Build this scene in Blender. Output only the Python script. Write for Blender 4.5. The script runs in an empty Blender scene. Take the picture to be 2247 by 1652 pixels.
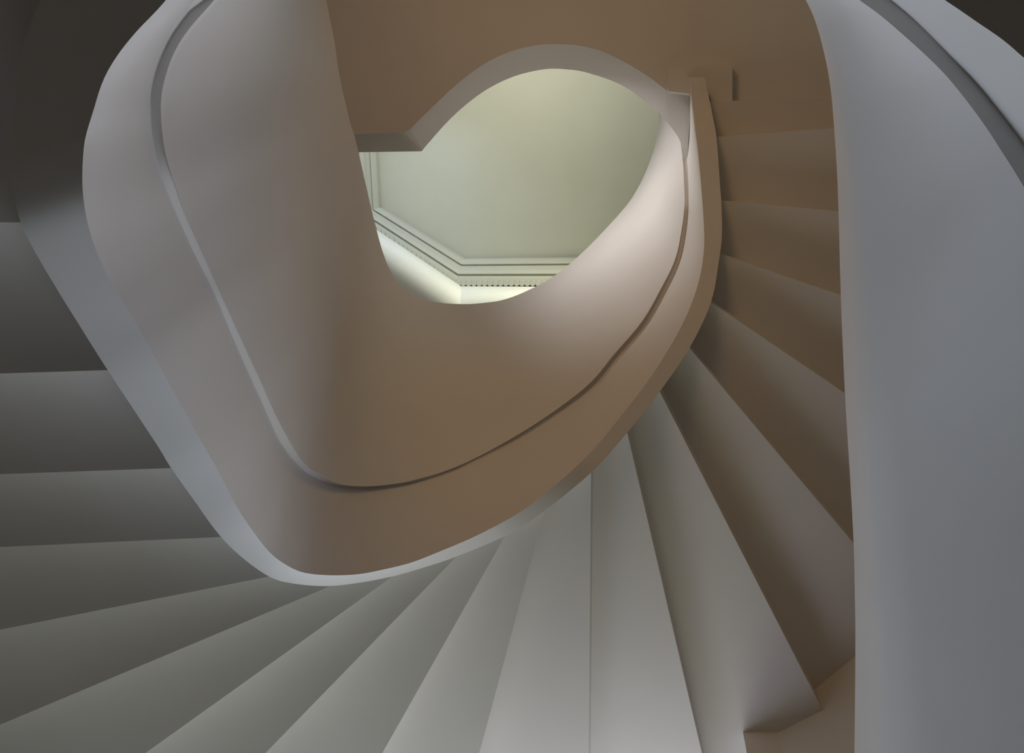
import bpy, bmesh, math, random
from mathutils import Vector, Matrix

# ------------------------------------------------------------------ camera
F = 1620.0; CX = 1123.5; CY = 826.0           # focal length and centre, in pixels of the 2247 x 1652 frame
ZEN = (1400.0, 400.0)                          # where the plumb direction meets the frame
EYE = 1.55                                     # eye height above the floor
zc = Vector(((ZEN[0]-CX)/F, -(ZEN[1]-CY)/F, -1)).normalized()
yc = (Vector((0, 1, 0)) - zc*zc.y).normalized()
xc = yc.cross(zc)
R = Matrix((xc, yc, zc))
sc = bpy.context.scene
cam = bpy.data.cameras.new('camera'); cam.sensor_width = 36; cam.lens = F/2247*36
cam.clip_start = 0.02
camo = bpy.data.objects.new('camera', cam); sc.collection.objects.link(camo)
camo.matrix_world = Matrix.Translation((0, 0, EYE)) @ R.to_4x4()
sc.camera = camo

# ------------------------------------------------------------------ exposure, world, lights
sc.view_settings.view_transform = 'Standard'; sc.view_settings.look = 'None'
sc.view_settings.gamma = 1; sc.view_settings.exposure = 0; sc.view_settings.use_curve_mapping = False
WORLD = (0.008518, 0.001475, 0)                   # warm dim interior ambience
w = bpy.data.worlds.new('world'); sc.world = w; w.use_nodes = True
w.node_tree.nodes['Background'].inputs[0].default_value = (*WORLD, 1)
w.node_tree.nodes['Background'].inputs[1].default_value = 1.0
# name, location (height from the floor), aim, size x, size y, RGB power
LIGHTS = [
 ('stair_window_left',   (1.6, -4.4, 2.6), (0.6, 0.0, 2.6), 1.2, 1.9, (17.44, 18.26, 19.48)),
 ('stair_window_right',   (-0.6, -4.4, 2.6), (0.2, 0.0, 2.6), 1.2, 1.9, (13.95, 15.62, 7.731)),
 ('stair_window_high', (-0.2, -3.9, 3.9), (0.0, 0.0, 4.5), 1.6, 1.0, (11.98, 11.86, 14.46)),
 ('left_parapet_fill',    (-0.4, -2.8, 2.8), (1.2, 0.9, 3.1), 0.8, 0.8, (3.5, 3.73, 4.613)),  # unseen narrow beam added to brighten the left parapet
 ('right_parapet_fill',    (1.5, -3.2, 2.8), (-0.7, 1.1, 2.8), 0.8, 0.8, (1.701, 2.24, 3.042)),  # added out of view to lift the near parapet on the right
 ('landing_fill',    (1.2, 2.4, 3.0), (0.9, 0.6, 6.0), 0.8, 0.8, (1.874, 1.614, 1.741)),  # unseen fill, added to lighten the left of the landing soffit
 ('hall_window_high',    (2.6, 1.3, 8.0), (-0.3, -0.45, 6.6), 0.7, 0.7, (7.441, 6.958, 6.744)),
 ('hall_ceiling_fill',   (1.2, 1.9, 8.4), (1.2, 1.6, 12), 1.2, 0.8, (40.85, 40.38, 33.99)),  # added unseen source that brightens the hall ceiling
 ('hall_wall_fill',      (-0.9, 0.25, 9.7), (1.1, -1.1, 9.5), 0.3, 0.3, (8.255, 8.021, 5.963)),  # hidden source added to brighten the back wall under the cornice
 ('hall_west_fill',      (2.7, 1.8, 9.4), (2.5, -0.7, 9.8), 0.4, 0.4, (4.659, 5.815, 7.643)),  # added out of sight for the angled hall wall and its cornice
 ('stairhead_fill', (0.7, 2.3, 4.1), (0.3, -1.0, 4.3), 0.8, 0.8, (12.24, 6.172, 0.8275)),  # unseen warm fill added for the parapet across the well
 ('stairhead_fill_right', (-1.3, 1.6, 3.2), (-1.1, -0.2, 5.5), 0.8, 0.8, (1.168, 0.6095, 0)),  # another added warm fill, for the steps on the right
]
SPREAD = {'left_parapet_fill': 70, 'right_parapet_fill': 70, 'hall_wall_fill': 55, 'landing_fill': 120, 'hall_window_high': 45, 'hall_west_fill': 90}
for nm, loc, aim, sx, sy, rgb in LIGHTS:
    m = max(rgb); 
    if m <= 0: continue
    L = bpy.data.lights.new(nm, 'AREA'); L.shape = 'RECTANGLE'; L.size = sx; L.size_y = sy
    L.energy = m; L.color = tuple(c/m for c in rgb)
    o = bpy.data.objects.new(nm, L); sc.collection.objects.link(o)
    o.location = loc
    if nm in SPREAD: L.spread = math.radians(SPREAD[nm])
    o.rotation_euler = (Vector(aim)-Vector(loc)).to_track_quat('-Z', 'Y').to_euler()

# ------------------------------------------------------------------ helpers
def U(p, h):
    """frame point p at height h above the eye -> world point"""
    d = R @ Vector(((p[0]-CX)/F, -(p[1]-CY)/F, -1))
    d = d*(h/d.z)
    return Vector((d.x, d.y, EYE+h))

def mat(name, col, rough=0.85, bump=0.02, scale=60, spots=0.02):
    m = bpy.data.materials.new(name); m.use_nodes = True
    nt = m.node_tree; b = nt.nodes['Principled BSDF']
    b.inputs['Roughness'].default_value = rough
    b.inputs['Specular IOR Level'].default_value = 0.15
    tc = nt.nodes.new('ShaderNodeTexCoord')
    n = nt.nodes.new('ShaderNodeTexNoise'); n.inputs['Scale'].default_value = scale; n.inputs['Detail'].default_value = 4
    nt.links.new(tc.outputs['Object'], n.inputs['Vector'])
    n2 = nt.nodes.new('ShaderNodeTexNoise'); n2.inputs['Scale'].default_value = 2.2; n2.inputs['Detail'].default_value = 3
    nt.links.new(tc.outputs['Object'], n2.inputs['Vector'])
    r = nt.nodes.new('ShaderNodeValToRGB')
    r.color_ramp.elements[0].position = 0.3; r.color_ramp.elements[1].position = 0.7
    r.color_ramp.elements[0].color = (*[c*(1-spots) for c in col], 1)
    r.color_ramp.elements[1].color = (*[min(1, c*(1+spots)) for c in col], 1)
    nt.links.new(n2.outputs['Fac'], r.inputs['Fac']); nt.links.new(r.outputs['Color'], b.inputs['Base Color'])
    bp = nt.nodes.new('ShaderNodeBump'); bp.inputs['Strength'].default_value = bump; bp.inputs['Distance'].default_value = 0.01
    nt.links.new(n.outputs['Fac'], bp.inputs['Height']); nt.links.new(bp.outputs['Normal'], b.inputs['Normal'])
    return m

PLASTER = mat('white_plaster', (0.74, 0.725, 0.705))
STEPM = mat('step_soffit_plaster', (0.72, 0.705, 0.685))
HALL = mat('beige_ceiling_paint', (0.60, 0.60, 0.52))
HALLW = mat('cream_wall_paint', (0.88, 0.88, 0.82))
FLOORM = mat('dark_stone_floor', (0.16, 0.14, 0.125), rough=0.5, scale=12, spots=0.08)

def tag(o, label=None, cat=None, kind=None, group=None):
    for k, v in (('label', label), ('category', cat), ('kind', kind), ('group', group)):
        if v: o[k] = v
    return o

def empty(name, loc, label, cat):
    o = bpy.data.objects.new(name, None); sc.collection.objects.link(o); o.location = loc
    if nm in SPREAD: L.spread = math.radians(SPREAD[nm])
    o.empty_display_size = 0.1
    return tag(o, label, cat)

def mesh(name, V, Fc, m, parent=None, smooth=True):
    me = bpy.data.meshes.new(name)
    base = parent.location if parent else Vector((0, 0, 0))
    if parent and parent.parent: base = base + parent.parent.location
    me.from_pydata([tuple(Vector(v)-base) for v in V], [], Fc)
    bm = bmesh.new(); bm.from_mesh(me); bmesh.ops.recalc_face_normals(bm, faces=bm.faces)
    bm.to_mesh(me); bm.free()
    me.materials.append(m)
    if smooth:
        for p in me.polygons: p.use_smooth = True
    o = bpy.data.objects.new(name, me); sc.collection.objects.link(o)
    if parent: o.parent = parent
    return o

def cr(P, t):
    """Catmull-Rom through P at t in 0..len-1 (any dimension)"""
    n = len(P); i = min(max(int(math.floor(t)), 0), n-2); f = t-i
    p0 = P[max(i-1, 0)]; p1 = P[i]; p2 = P[i+1]; p3 = P[min(i+2, n-1)]
    if i == 0: p0 = [2*a-b for a, b in zip(p1, p2)]
    if i+2 > n-1: p3 = [2*b-a for a, b in zip(p1, p2)]
    return [0.5*((2*b)+(-a+c)*f+(2*a-5*b+4*c-d)*f*f+(-a+3*b-3*c+d)*f**3) for a, b, c, d in zip(p0, p1, p2, p3)]

class Curve:
    """dense smooth frame curve, resampled between anchor points"""
    def __init__(s, P, anchors):
        s.D = []
        n = 14
        for i in range((len(P)-1)*n+1): s.D.append(cr(P, i/n))
        s.L = [0.0]
        for a, b in zip(s.D, s.D[1:]): s.L.append(s.L[-1]+math.hypot(b[0]-a[0], b[1]-a[1]))
        s.A = [s.near(a) for a in anchors]
    def near(s, a):
        k = min(range(len(s.D)), key=lambda j: (s.D[j][0]-a[0])**2+(s.D[j][1]-a[1])**2)
        return s.L[k]
    def at_len(s, l):
        l = min(max(l, 0), s.L[-1]); lo, hi = 0, len(s.L)-1
        while hi-lo > 1:
            mid = (lo+hi)//2
            if s.L[mid] <= l: lo = mid
            else: hi = mid
        f = (l-s.L[lo])/max(s.L[hi]-s.L[lo], 1e-9)
        return (s.D[lo][0]+(s.D[hi][0]-s.D[lo][0])*f, s.D[lo][1]+(s.D[hi][1]-s.D[lo][1])*f)
    def len_of(s, t):
        # smooth monotone map anchors -> length
        A = s.A; i = min(int(t), len(A)-2); f = t-i
        d = [A[j+1]-A[j] for j in range(len(A)-1)]
        def tan(j):
            if j == 0: return d[0]
            if j == len(A)-1: return d[-1]
            return 2*d[j-1]*d[j]/(d[j-1]+d[j]+1e-9)
        m0, m1 = tan(i), tan(i+1)
        return (2*f**3-3*f**2+1)*A[i]+(f**3-2*f**2+f)*m0+(-2*f**3+3*f**2)*A[i+1]+(f**3-f**2)*m1
    def at(s, t): return s.at_len(s.len_of(t))

def interp(xs, ys, x):
    if x <= xs[0]: return ys[0]
    for a, b, c, d in zip(xs, xs[1:], ys, ys[1:]):
        if x <= b: 
            f = (x-a)/(b-a); return c+(d-c)*f
    return ys[-1]

def loft(rows):
    """rows: list of equal-length point lists; shared vertices"""
    n = len(rows[0]); V = [p for r in rows for p in r]; Q = []
    for j in range(len(rows)-1):
        for i in range(n-1):
            Q.append((j*n+i, j*n+i+1, (j+1)*n+i+1, (j+1)*n+i))
    return V, Q

def strips(groups):
    """each group of rows is smooth inside itself and creased against the next"""
    V, Q = [], []
    for g in groups:
        v, q = loft(g); k = len(V); V += v; Q += [tuple(a+k for a in f) for f in q]
    return V, Q

def mesh_s(name, groups, m, parent):
    V, Q = strips(groups)
    me = bpy.data.meshes.new(name); base = parent.location if parent else Vector((0, 0, 0))
    me.from_pydata([tuple(Vector(v)-base) for v in V], [], Q); me.materials.append(m)
    for p in me.polygons: p.use_smooth = True
    o = bpy.data.objects.new(name, me); sc.collection.objects.link(o)
    if parent: o.parent = parent
    return o

# ------------------------------------------------------------------ traced curves of the upper flight
A = [(340, -370), (230, -230), (150, -110), (89, 0), (55, 89), (34, 170), (24, 270), (22, 370), (32, 432), (45, 487), (76, 551), (123, 631), (165, 699), (233, 807), (343, 974), (373, 1023), (424, 1095), (479, 1171),
     (530, 1222), (589, 1264), (636, 1279), (712, 1286), (784, 1279), (855, 1266), (900, 1254), (996, 1223), (1110, 1175), (1183, 1130), (1297, 1037), (1374, 952), (1447, 860),
     (1513, 763), (1560, 663), (1578, 567), (1584, 517), (1583, 450), (1580, 407), (1573, 310), (1567, 271), (1554, 205), (1545, 170)]
B = [(600, -340), (510, -210), (440, -105), (364, 0), (297, 72), (254, 127), (225, 180), (204, 246), (186, 309), (181, 373), (182, 424), (191, 483), (212, 551), (246, 623), (278, 675), (322, 752), (373, 845),
     (424, 938), (475, 1027), (517, 1108), (559, 1171), (593, 1213), (627, 1239), (665, 1256), (720, 1262), (784, 1260), (839, 1250), (900, 1235), (955, 1214), (1046, 1175),
     (1137, 1126), (1205, 1076), (1297, 991), (1369, 905), (1433, 820), (1486, 733), (1516, 670), (1536, 606), (1545, 540), (1543, 467), (1533, 346), (1525, 280), (1517, 206), (1513, 170)]
C1 = [(640, -310), (555, -185), (492, -82), (428, 0), (375, 70), (345, 130), (328, 190), (326, 240), (330, 300), (345, 366), (366, 420), (395, 490), (430, 565), (470, 645), (508, 735), (551, 832), (593, 925), (614, 972),
      (650, 1022), (680, 1048), (737, 1070), (800, 1076), (870, 1070), (912, 1062), (980, 1042), (1048, 1013), (1140, 964), (1230, 905), (1303, 848), (1353, 787), (1417, 713), (1461, 638),
      (1491, 575), (1505, 512), (1511, 450), (1511, 400), (1508, 355), (1504, 300), (1500, 230), (1497, 170)]
C2 = [(690, -290), (600, -170), (535, -78), (470, 0), (413, 66), (380, 120), (360, 180), (353, 230), (356, 290), (366, 350), (387, 415), (410, 480), (446, 560), (484, 643), (524, 733), (569, 830), (602, 905), (627, 953),
      (661, 1010), (695, 1038), (741, 1061), (800, 1067), (870, 1061), (910, 1053), (978, 1033), (1045, 1004), (1136, 954), (1226, 895), (1297, 838), (1347, 778), (1409, 705), (1451, 632),
      (1481, 570), (1495, 508), (1502, 450), (1501, 400), (1498, 350), (1492, 300), (1486, 230), (1482, 170)]
D = [(750, -300), (712, -190), (706, -90), (716, 0), (733, 85), (745, 166), (767, 264), (778, 299), (787, 335), (807, 424), (825, 499), (840, 553), (856, 593), (878, 627), (909, 649), (949, 662), (1007, 667), (1056, 665),
     (1114, 655), (1185, 624), (1234, 592), (1279, 553), (1332, 499), (1381, 442), (1412, 388), (1434, 330), (1444, 286), (1445, 246), (1442, 200), (1436, 160)]
anch = {
 'A': [(340, -370), (89, 0), (123, 631), (589, 1264), (1110, 1175), (1447, 860), (1583, 450), (1545, 170)],
 'B': [(600, -340), (364, 0), (230, 590), (610, 1227), (1070, 1163), (1410, 850), (1543, 467), (1513, 170)],
 'C1': [(640, -310), (428, 0), (400, 500), (680, 1048), (1020, 1026), (1353, 787), (1511, 450), (1497, 170)],
 'C2': [(690, -290), (470, 0), (415, 490), (695, 1038), (1015, 1018), (1347, 778), (1502, 450), (1482, 170)],
 'D': [(750, -300), (716, 0), (778, 299), (878, 629), (1030, 666), (1234, 593), (1412, 388), (1436, 160)],
}
cA, cB, cC1, cC2, cD = (Curve(P, anch[k]) for P, k in ((A, 'A'), (B, 'B'), (C1, 'C1'), (C2, 'C2'), (D, 'D')))
RISE = 0.17; H0 = 1.5
LINES = [((45, 488), (-300, 486)), ((237, 812), (-300, 829)), ((374, 1027), (-300, 1051)), ((486, 1178), (-300, 1214)),
         ((589, 1265), (-300, 1441)), ((720, 1288), (-300, 1716)), ((858, 1267), (-60, 1923)), ((1000, 1223), (390, 1850)),
         ((1107, 1178), (700, 1898)), ((1195, 1122), (970, 1954)), ((1297, 1037), (1290, 1900)), ((1377, 952), (1598, 1900)),
         ((1449, 862), (1980, 1900)), ((1514, 765), (1985, 1325)), ((1561, 664), (2000, 962)), ((1579, 557), (2000, 700)),
         ((1584, 440), (2000, 478)), ((1576, 300), (2000, 268)), ((1570, 222), (2000, 210))]
LA = [cA.near(l[0]) for l in LINES]
def hA(t): return interp(LA, [H0+RISE*i for i in range(len(LA))], cA.len_of(t))
N = 260; T = [7*i/N for i in range(N+1)]
def sm(xs, ys, t): return cr(list(zip(ys)), min(max(interp(xs, list(range(len(xs))), t), 0), len(xs)-1))[0]
def hbump(t): return 0.40 + (1.35*(t-6.0) if t > 6.0 else 0)
HD = [3.2, 3.3, 3.6, 4.4, 5.2, 5.7, 6.1, 6.3]
hs = []
for t in T:
    hs.append(hA(t))
# smooth the ramp line
for _ in range(6): hs = [hs[0]]+[(hs[i-1]+2*hs[i]+hs[i+1])/4 for i in range(1, len(hs)-1)]+[hs[-1]]
hs = [h-0.07 for h in hs]                      # the string hangs a little below the steps
rA = [U(cA.at(t), h) for t, h in zip(T, hs)]
hq = [h-interp([0, 2.2, 3, 4.0, 4.6, 7], [.05, .06, .15, .13, .01, .0], t) for t, h in zip(T, hs)]
rB = [U(cB.at(t), h) for t, h in zip(T, hq)]
rC1 = [U(cC1.at(t), h+hbump(t)) for t, h in zip(T, hq)]
rC2 = [U(cC2.at(t), h+hbump(t)+0.004) for t, h in zip(T, hq)]
rD = [U(cD.at(t), sm(list(range(8)), HD, t)) for t in T]

def outward(base, ref, d):
    """move each point of base horizontally, away from the well side, by d"""
    out = []
    n = len(base)
    for i in range(n):
        a = base[max(i-2, 0)]; b = base[min(i+2, n-1)]
        t = Vector((b.x-a.x, b.y-a.y, 0)).normalized(); nrm = Vector((t.y, -t.x, 0))
        if nrm.dot(ref[i]-base[i]) < 0: nrm = -nrm
        out.append(base[i]+nrm*d)
    return out

upper = empty('spiral_staircase', (0.3, -0.6, EYE+1.5), 'white plaster spiral staircase with stepped underside, curling round the bright open well', 'staircase')
# string: underside A-B, face B-C1, back
backA = [p+Vector((0, 0, 0.3)) for p in rA]
top1 = [p.copy() for p in rC1]
mesh_s('string_underside', [[rA, rB]], PLASTER, upper)
mesh_s('string_face', [[rB, [b.lerp(c, .5) for b, c in zip(rB, rC1)], rC1], [rC1, backA], [backA, rA]], PLASTER, upper)
# parapet: ledge under C1-C2, then the tall leaning face up to the rounded top
K = 10
face = []
for k in range(K+1):
    f = k/K
    face.append([c.lerp(d, f) for c, d in zip(rC2, rD)])
refout = rA
Dt = [p+Vector((0, 0, 0.012)) for p in outward(rD, [rD[i]+(rA[i]-rC2[i])*5 for i in range(len(rD))], 0.012)]
Do = outward(rD, [rD[i]+(rA[i]-rC2[i])*5 for i in range(len(rD))], 0.11)
Dob = [Vector((p.x, p.y, p.z)) for p in Do]
backtop = [p+Vector((0, 0, 0.02)) for p in backA]
gd = [interp([0, 1.4, 2.0, 2.7, 3.4, 5.5, 6.3, 7], [.014, .014, .004, .004, .03, .03, .01, .01], t) for t in T]
g1 = [p+Vector((0, 0, g)) for p, g in zip(rC1, gd)]; g2 = [p+Vector((0, 0, g)) for p, g in zip(rC2, gd)]
mesh_s('parapet', [[rC1, g1], [g1, g2], [g2, rC2], face, [rD, Dt, [p+Vector((0, 0, .012)) for p in Do]], [[p+Vector((0, 0, .012)) for p in Do], backtop]], PLASTER, upper)

# steps: one prism each, underside flat, riser face at its upper end
def inner_ext(l, h, k):
    a, b = U(l[0], h), U(l[1], h); d = (a-b).normalized()
    return a + d*k, b
PIER = [(1631, 1611), (1708, 1612), (1725, 1604), (1805, 1558)]
def step(i, l0, l1, h, thick=0.30):
    # the start line is the previous step's end line, carried straight up; the underside is slightly coved between the two
    a0, b0 = inner_ext(l0, h-RISE, 0.03); a1, b1 = inner_ext(l1, h, 0.03)
    a0 = Vector((a0.x, a0.y, EYE+h)); b0 = Vector((b0.x, b0.y, EYE+h))
    K = 10; wa = (a1-a0).length; wb = (b1-b0).length
    A_ = []; B2 = []
    for k in range(K+1):
        f = k/K; g = 4*f*(1-f)*COVES[i]
        A_.append(a0.lerp(a1, f)+Vector((0, 0, g*wa))); B2.append(b0.lerp(b1, f)+Vector((0, 0, g*wb)))
    top = Vector((0, 0, thick)); n = K+1
    V = A_+B2+[a0+top, a1+top, b1+top, b0+top]; t = 2*n
    Fc = [(k, k+1, n+k+1, n+k) for k in range(K)]
    ns = len(Fc)
    Fc += [(t, t+1, t+2, t+3), (n-1, 2*n-1, t+2, t+1), (0, t, t+3, n), tuple(range(n))+(t+1, t), tuple(range(n, 2*n))+(t+2, t+3)]
    o = mesh('step', V, Fc, STEPM, upper, smooth=False)
    me = o.data
    for p in me.polygons[:ns]: p.use_smooth = True
    ed = {(min(a, b), max(a, b)) for a, b in ((0, n), (n-1, 2*n-1))}
    for e in me.edges:
        v = tuple(sorted(e.vertices))
        if v in ed: e.use_edge_sharp = True
    return o
COVES = [0.035]*11+[0.025]*2+[0.008]*10
# lowest one is the flat soffit leading away over the lower landing
LOW = [U(p, H0) for p in [(-900, 486), (-900, -700), (800, -700), (700, -400), (360, -140), (180, 0), (110, 120), (70, 260), (65, 370), (75, 488)]]
V = LOW+[p+Vector((0, 0, .3)) for p in LOW]; n = len(LOW)
mesh('lower_landing_soffit', V, [tuple(range(n)), tuple(range(2*n-1, n-1, -1))]+[(j, (j+1) % n, n+(j+1) % n, n+j) for j in range(n)], STEPM, upper, smooth=False)
for i in range(1, len(LINES)):
    h = H0+RISE*i; l0, l1 = LINES[i-1], LINES[i]
    if i <= 3: l0 = (l0[0], (-900, l0[0][1]+(l0[1][1]-l0[0][1])/(l0[1][0]-l0[0][0])*(-900-l0[0][0]))); l1 = (l1[0], (-900, l1[0][1]+(l1[1][1]-l1[0][1])/(l1[1][0]-l1[0][0])*(-900-l1[0][0])))
    step(i, l0, l1, h)

# ------------------------------------------------------------------ outer wall pier behind the steps (below right)
h12, h13 = H0+RISE*12, H0+RISE*13
pp = [U(p, h12) for p in PIER]
pp[0:0] = [pp[0]+(pp[0]-U((1400, 400), h12)).normalized()*0.9]
q = [U((1880, 1440), h13), U((2100, 1330), h13)]
line = pp+q
line = [Vector((p.x, p.y, 0)) for p in line]
c0 = Vector((0.2, 0, 0))
outl = [p+(p-c0).normalized()*0.35 for p in line]
n = len(line); V = []
for z in (0.0, EYE+5.2):
    V += [Vector((p.x, p.y, z)) for p in line]+[Vector((p.x, p.y, z)) for p in reversed(outl)]
m_ = 2*n
pier = mesh('wall_right', V, [tuple(range(m_)), tuple(range(2*m_-1, m_-1, -1))]+[(j, (j+1) % m_, m_+(j+1) % m_, m_+j) for j in range(m_)], PLASTER, None, smooth=False)
tag(pier, 'plaster stairwell wall where the upper steps end, lower right', 'wall', 'structure')

# ------------------------------------------------------------------ landing above with its curved edge
HL = EYE and 4.74
F1 = [(640, 297), (778, 294), (887, 290), (900, 284), (922, 261), (985, 201), (1038, 157), (1100, 121), (1167, 101), (1230, 97), (1287, 103), (1345, 123), (1412, 161), (1461, 197), (1490, 202), (1517, 206)]
F2 = [(640, 336), (787, 334), (925, 332), (927, 330), (940, 314), (988, 261), (1037, 218), (1083, 188), (1136, 165), (1195, 152), (1240, 152), (1290, 160), (1370, 190), (1445, 246), (1488, 301), (1508, 357)]
land = empty('upper_landing', tuple(U((1200, 0), HL)), 'flat brown-shaded landing soffit with a curved scooped edge above the stairwell', 'landing')
def dense(P, corners=(), n=6):
    out = []; segs = [0]+list(corners)+[len(P)-1]
    for a, b in zip(segs, segs[1:]):
        S = P[a:b+1]
        if len(S) == 2: pts = [tuple(x+(y-x)*k/n for x, y in zip(S[0], S[1])) for k in range(n+1)]
        else: pts = [tuple(cr(S, k/n)) for k in range((len(S)-1)*n+1)]
        out += pts if not out else pts[1:]
    return out
d1 = dense(F1, (2, 3, 13)); d2 = dense(F2, (2, 3, 13))
e1 = [U(p, HL) for p in d1]; e2 = [U(p, HL+0.40) for p in d2]
V, Q = strips([[e1, [a.lerp(b, .5) for a, b in zip(e1, e2)], e2]])
mesh_s('landing_edge', [[e1, e2]], PLASTER, land)
far = [(1558, 215), (1570, 222), (2100, 207), (2100, -700), (200, -700), (200, 297)]
low = e1+[U(p, HL) for p in far]
hi = e2+[U(p, HL)+Vector((0, 0, .4)) for p in far]
n = len(low)
mesh('landing_soffit', low, [tuple(range(n))], PLASTER, land, smooth=False)
mesh('landing_floor', hi, [tuple(range(n))], PLASTER, land, smooth=False)
BK = [(1465, 152), (1607, 140), (1607, 226), (1560, 222), (1556, 208), (1517, 206), (1466, 200)]
V = [U(p, HL-0.08) for p in BK]; V += [p+Vector((0, 0, .10)) for p in V]; n = len(BK)
mesh('beam_block', V, [tuple(range(n)), tuple(range(2*n-1, n-1, -1))]+[(j, (j+1) % n, n+(j+1) % n, n+j) for j in range(n)], PLASTER, land, smooth=False)

# ------------------------------------------------------------------ near parapet of the lower flight (right)
lower = empty('lower_stair_parapet', tuple(U((2050, 500), 1.3)), 'pale grey curved parapet wall close by on the right, with a dark recessed groove', 'parapet')
D_ = [(1300, -215), (1500, -185), (1600, -150), (1680, -108), (1733, -58), (1768, 0), (1789, 47), (1806, 106), (1819, 170), (1827, 237), (1836, 364), (1840, 466), (1846, 678), (1855, 880), (1865, 1042), (1873, 1190), (1876, 1316), (1877, 1421), (1875, 1652), (1872, 1900)]
E_ = [(1300, -247), (1500, -207), (1620, -162), (1700, -120), (1765, -75), (1815, -20), (1845, 30), (1862, 100), (1873, 180), (1880, 260), (1888, 400), (1893, 520), (1899, 720), (1905, 900), (1913, 1021), (1926, 1180), (1935, 1310), (1944, 1450), (1953, 1652), (1960, 1900)]
G2 = [(1300, -280), (1500, -230), (1630, -175), (1720, -122), (1800, -66), (1886, 0), (1937, 38), (2005, 97), (2064, 153), (2107, 203), (2158, 271), (2200, 335), (2247, 411), (2330, 560), (2420, 760), (2490, 960), (2530, 1150), (2560, 1350), (2580, 1652), (2590, 1900)]
G1 = [(1300, -320), (1500, -265), (1650, -200), (1760, -140), (1855, -74), (1954, 0), (2014, 51), (2081, 119), (2145, 186), (2200, 254), (2247, 316), (2290, 380), (2340, 465), (2430, 610), (2520, 800), (2590, 1000), (2640, 1180), (2670, 1370), (2690, 1652), (2700, 1900)]
B_ = [(1300, -375), (1520, -310), (1700, -225), (1840, -150), (1950, -78), (2073, 0), (2145, 49), (2200, 87), (2247, 127), (2320, 190), (2400, 275), (2470, 360), (2550, 480), (2640, 640), (2730, 830), (2800, 1030), (2850, 1220), (2880, 1400), (2900, 1652), (2910, 1900)]
def row(P, hf): 
    n = (len(P)-1)*8
    return [U(cr(P, i/8), hf(i/n)) for i in range(n+1)]
hb = lambda u: 1.15-0.15*u
rb = row(B_, hb); r1 = row(G1, lambda u: hb(u)+0.16); r2 = row(G2, lambda u: hb(u)+0.165)
rd = row(D_, lambda u: 2.0-0.1*u); re = row(E_, lambda u: 1.68-0.1*u)
ff = [[a.lerp(b, k/6) for a, b in zip(r2, re)] for k in range(7)]
so = [p+Vector((-0.6, 0.35, 0)) for p in rb]
od = [p+Vector((-0.10, 0.02, 0)) for p in rd]
ob = [p+Vector((-0.12, 0.05, 0)) for p in r1]
mesh_s('parapet_face', [[r1, r2], ff+[[a.lerp(b, .5) for a, b in zip(re, rd)], rd], [rd, od], [od, [p+Vector((-.1, .02, .1)) for p in r1]]], PLASTER, lower)
mesh_s('string_face', [[rb, r1]], PLASTER, lower)
mesh_s('flight_underside', [[rb, so], [so, [p+Vector((0, 0, .2)) for p in so]], [[p+Vector((0, 0, .2)) for p in so], [p+Vector((-.1, .02, .1)) for p in r1]]], STEPM, lower)

# ------------------------------------------------------------------ upper hall: ceiling, walls, cornice
HC = 9.0; HO = 8.62
I_ = [(815, 60), (831, 335), (838, 455), (1021, 567), (1268, 564), (1650, 559)]
O_ = [(752, 60), (768, 335), (776, 472), (1000, 621), (1183, 622), (1650, 620)]
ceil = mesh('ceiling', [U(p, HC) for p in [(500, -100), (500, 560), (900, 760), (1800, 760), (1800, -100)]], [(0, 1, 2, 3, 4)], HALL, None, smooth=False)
tag(ceil, 'pale cream hall ceiling seen through the well', 'ceiling', 'structure')
W0 = [Vector((U(q, HO).x, U(q, HO).y, EYE+HC)) for q in O_]
W0 = [p+Vector(o) for p, o in zip(W0, ((.034, 0, 0), (.034, 0, 0), (.034, -.02, 0), (.02, -.034, 0), (0, -.034, 0), (0, -.034, 0)))]
W1 = [Vector((p.x, p.y, EYE+6.35)) for p in W0]; W1[3] = U((1008, 703), 6.35); W1[4].x = W1[3].x-0.8
for k in (0, 1, 2): W1[k] = W1[k]+(W1[3]-Vector((W0[3].x, W0[3].y, W1[3].z)))
W1 = [a+(b-a)*1.4 for a, b in zip(W0, W1)]
for nm, a, b, lb in (('wall_left', 0, 2, 'cream upper hall wall, left of the well opening'), ('wall_corner', 2, 3, 'cream hall wall set at an angle below the cornice'), ('wall_back', 3, 5, 'bright cream hall wall below the straight cornice')):
    V = W0[a:b+1]+W1[a:b+1]; n = b-a+1
    o = mesh(nm, V, [(j, j+1, n+j+1, n+j) for j in range(n-1)], HALLW, None, smooth=False); tag(o, lb, 'wall', 'structure')
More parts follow.
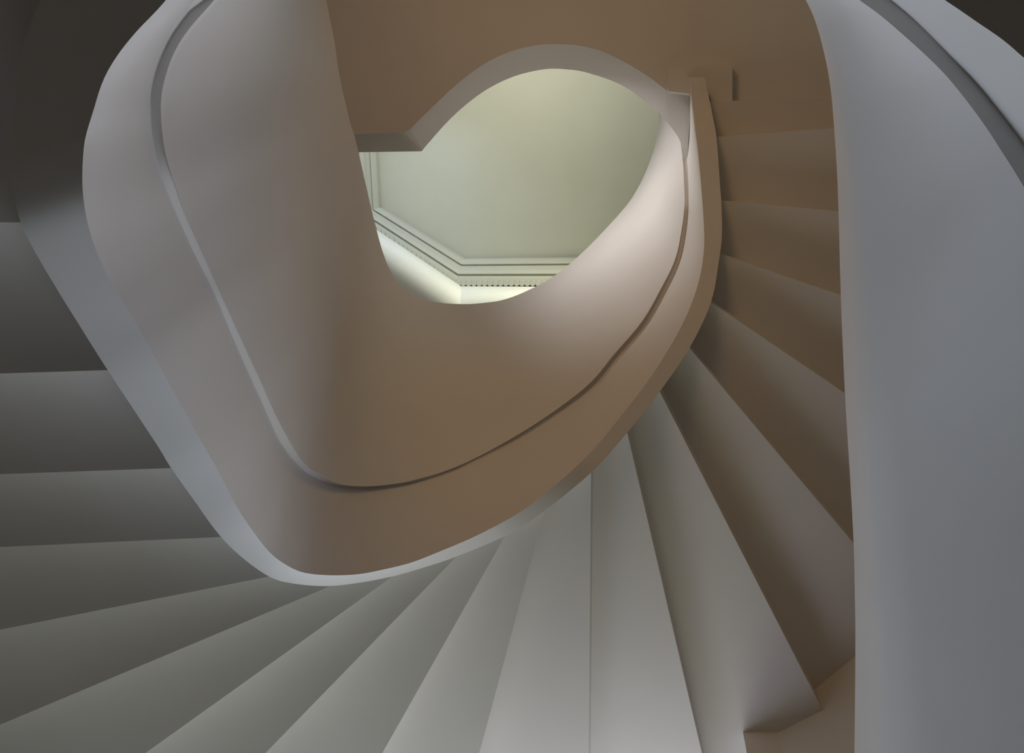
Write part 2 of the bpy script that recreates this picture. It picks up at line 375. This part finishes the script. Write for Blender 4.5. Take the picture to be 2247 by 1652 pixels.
# cornice profile: t from the ceiling line to the wall line, dip below the straight chord
PROF = [(0, 0), (0.0, .10), (.03, .11), (.20, .11), (.25, .06), (.40, .055), (.46, .085), (.60, .085), (.64, .035), (.72, .03), (.76, .06), (1.0, .0), (1.0, -.05)]
rows = []
I3 = [U(p, HC) for p in I_]; O3 = [U(p, HO) for p in O_]
for t, d in PROF: rows.append([a.lerp(b, t)-Vector((0, 0, d)) for a, b in zip(I3, O3)])
V, Q = [], []
for j in range(len(rows)-1):
    for i in range(len(I3)-1):
        k = len(V); V += [rows[j][i], rows[j][i+1], rows[j+1][i+1], rows[j+1][i]]; Q.append((k, k+1, k+2, k+3))
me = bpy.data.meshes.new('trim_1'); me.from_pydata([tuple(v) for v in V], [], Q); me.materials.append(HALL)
corn = bpy.data.objects.new('trim_1', me); sc.collection.objects.link(corn)
tag(corn, 'moulded cornice round the hall ceiling with a toothed lower edge', 'cornice', 'structure')
def dentil_mesh():
    bm = bmesh.new(); bmesh.ops.create_cone(bm, cap_ends=True, segments=12, radius1=.034, radius2=.034, depth=.05)
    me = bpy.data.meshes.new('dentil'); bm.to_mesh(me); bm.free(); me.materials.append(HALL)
    for p in me.polygons: p.use_smooth = len(p.vertices) == 4
    return me
dm = dentil_mesh()
for a, b, s0, s1 in ((O_[2], O_[3], .18, 1.0), (O_[3], (1650, 620), 0, .36)):
    L = math.hypot(b[0]-a[0], b[1]-a[1]); k = int(L*(s1-s0)/11.2)
    for j in range(k):
        f = s0+(s1-s0)*(j+.5)/k
        o = bpy.data.objects.new('dentil', dm); sc.collection.objects.link(o); o.parent = corn
        o.location = U((a[0]+(b[0]-a[0])*f, a[1]+(b[1]-a[1])*f), HO)-Vector((0, 0, .012))

# ------------------------------------------------------------------ floor under the camera
fl = mesh('floor', [(-6, -6, 0), (6, -6, 0), (6, 6, 0), (-6, 6, 0)], [(0, 1, 2, 3)], FLOORM, None, smooth=False)
tag(fl, 'dark stone floor of the stair hall', 'floor', 'structure')

# ------------------------------------------------------------------ outer walls of the stair hall, round the camera, with the tall window opening
def slab(name, x0, x1, y0, y1, z0, z1, lb):
    V = [(x, y, z) for z in (z0, z1) for x, y in ((x0, y0), (x1, y0), (x1, y1), (x0, y1))]
    o = mesh(name, V, [(3, 2, 1, 0), (4, 5, 6, 7), (0, 1, 5, 4), (1, 2, 6, 5), (2, 3, 7, 6), (3, 0, 4, 7)], PLASTER, None, smooth=False)
    return tag(o, lb, 'wall', 'structure')
slab('wall_west', 4.6, 4.8, -4.8, 3.4, 0, 6.2, 'stair hall wall beyond the dark steps on the left')
slab('wall_east', -3.4, -3.2, -4.8, 3.4, 0, 6.2, 'stair hall wall behind the near parapet')
slab('wall_north', -3.2, 4.6, 3.2, 3.4, 0, 6.2, 'stair hall wall under the landing')
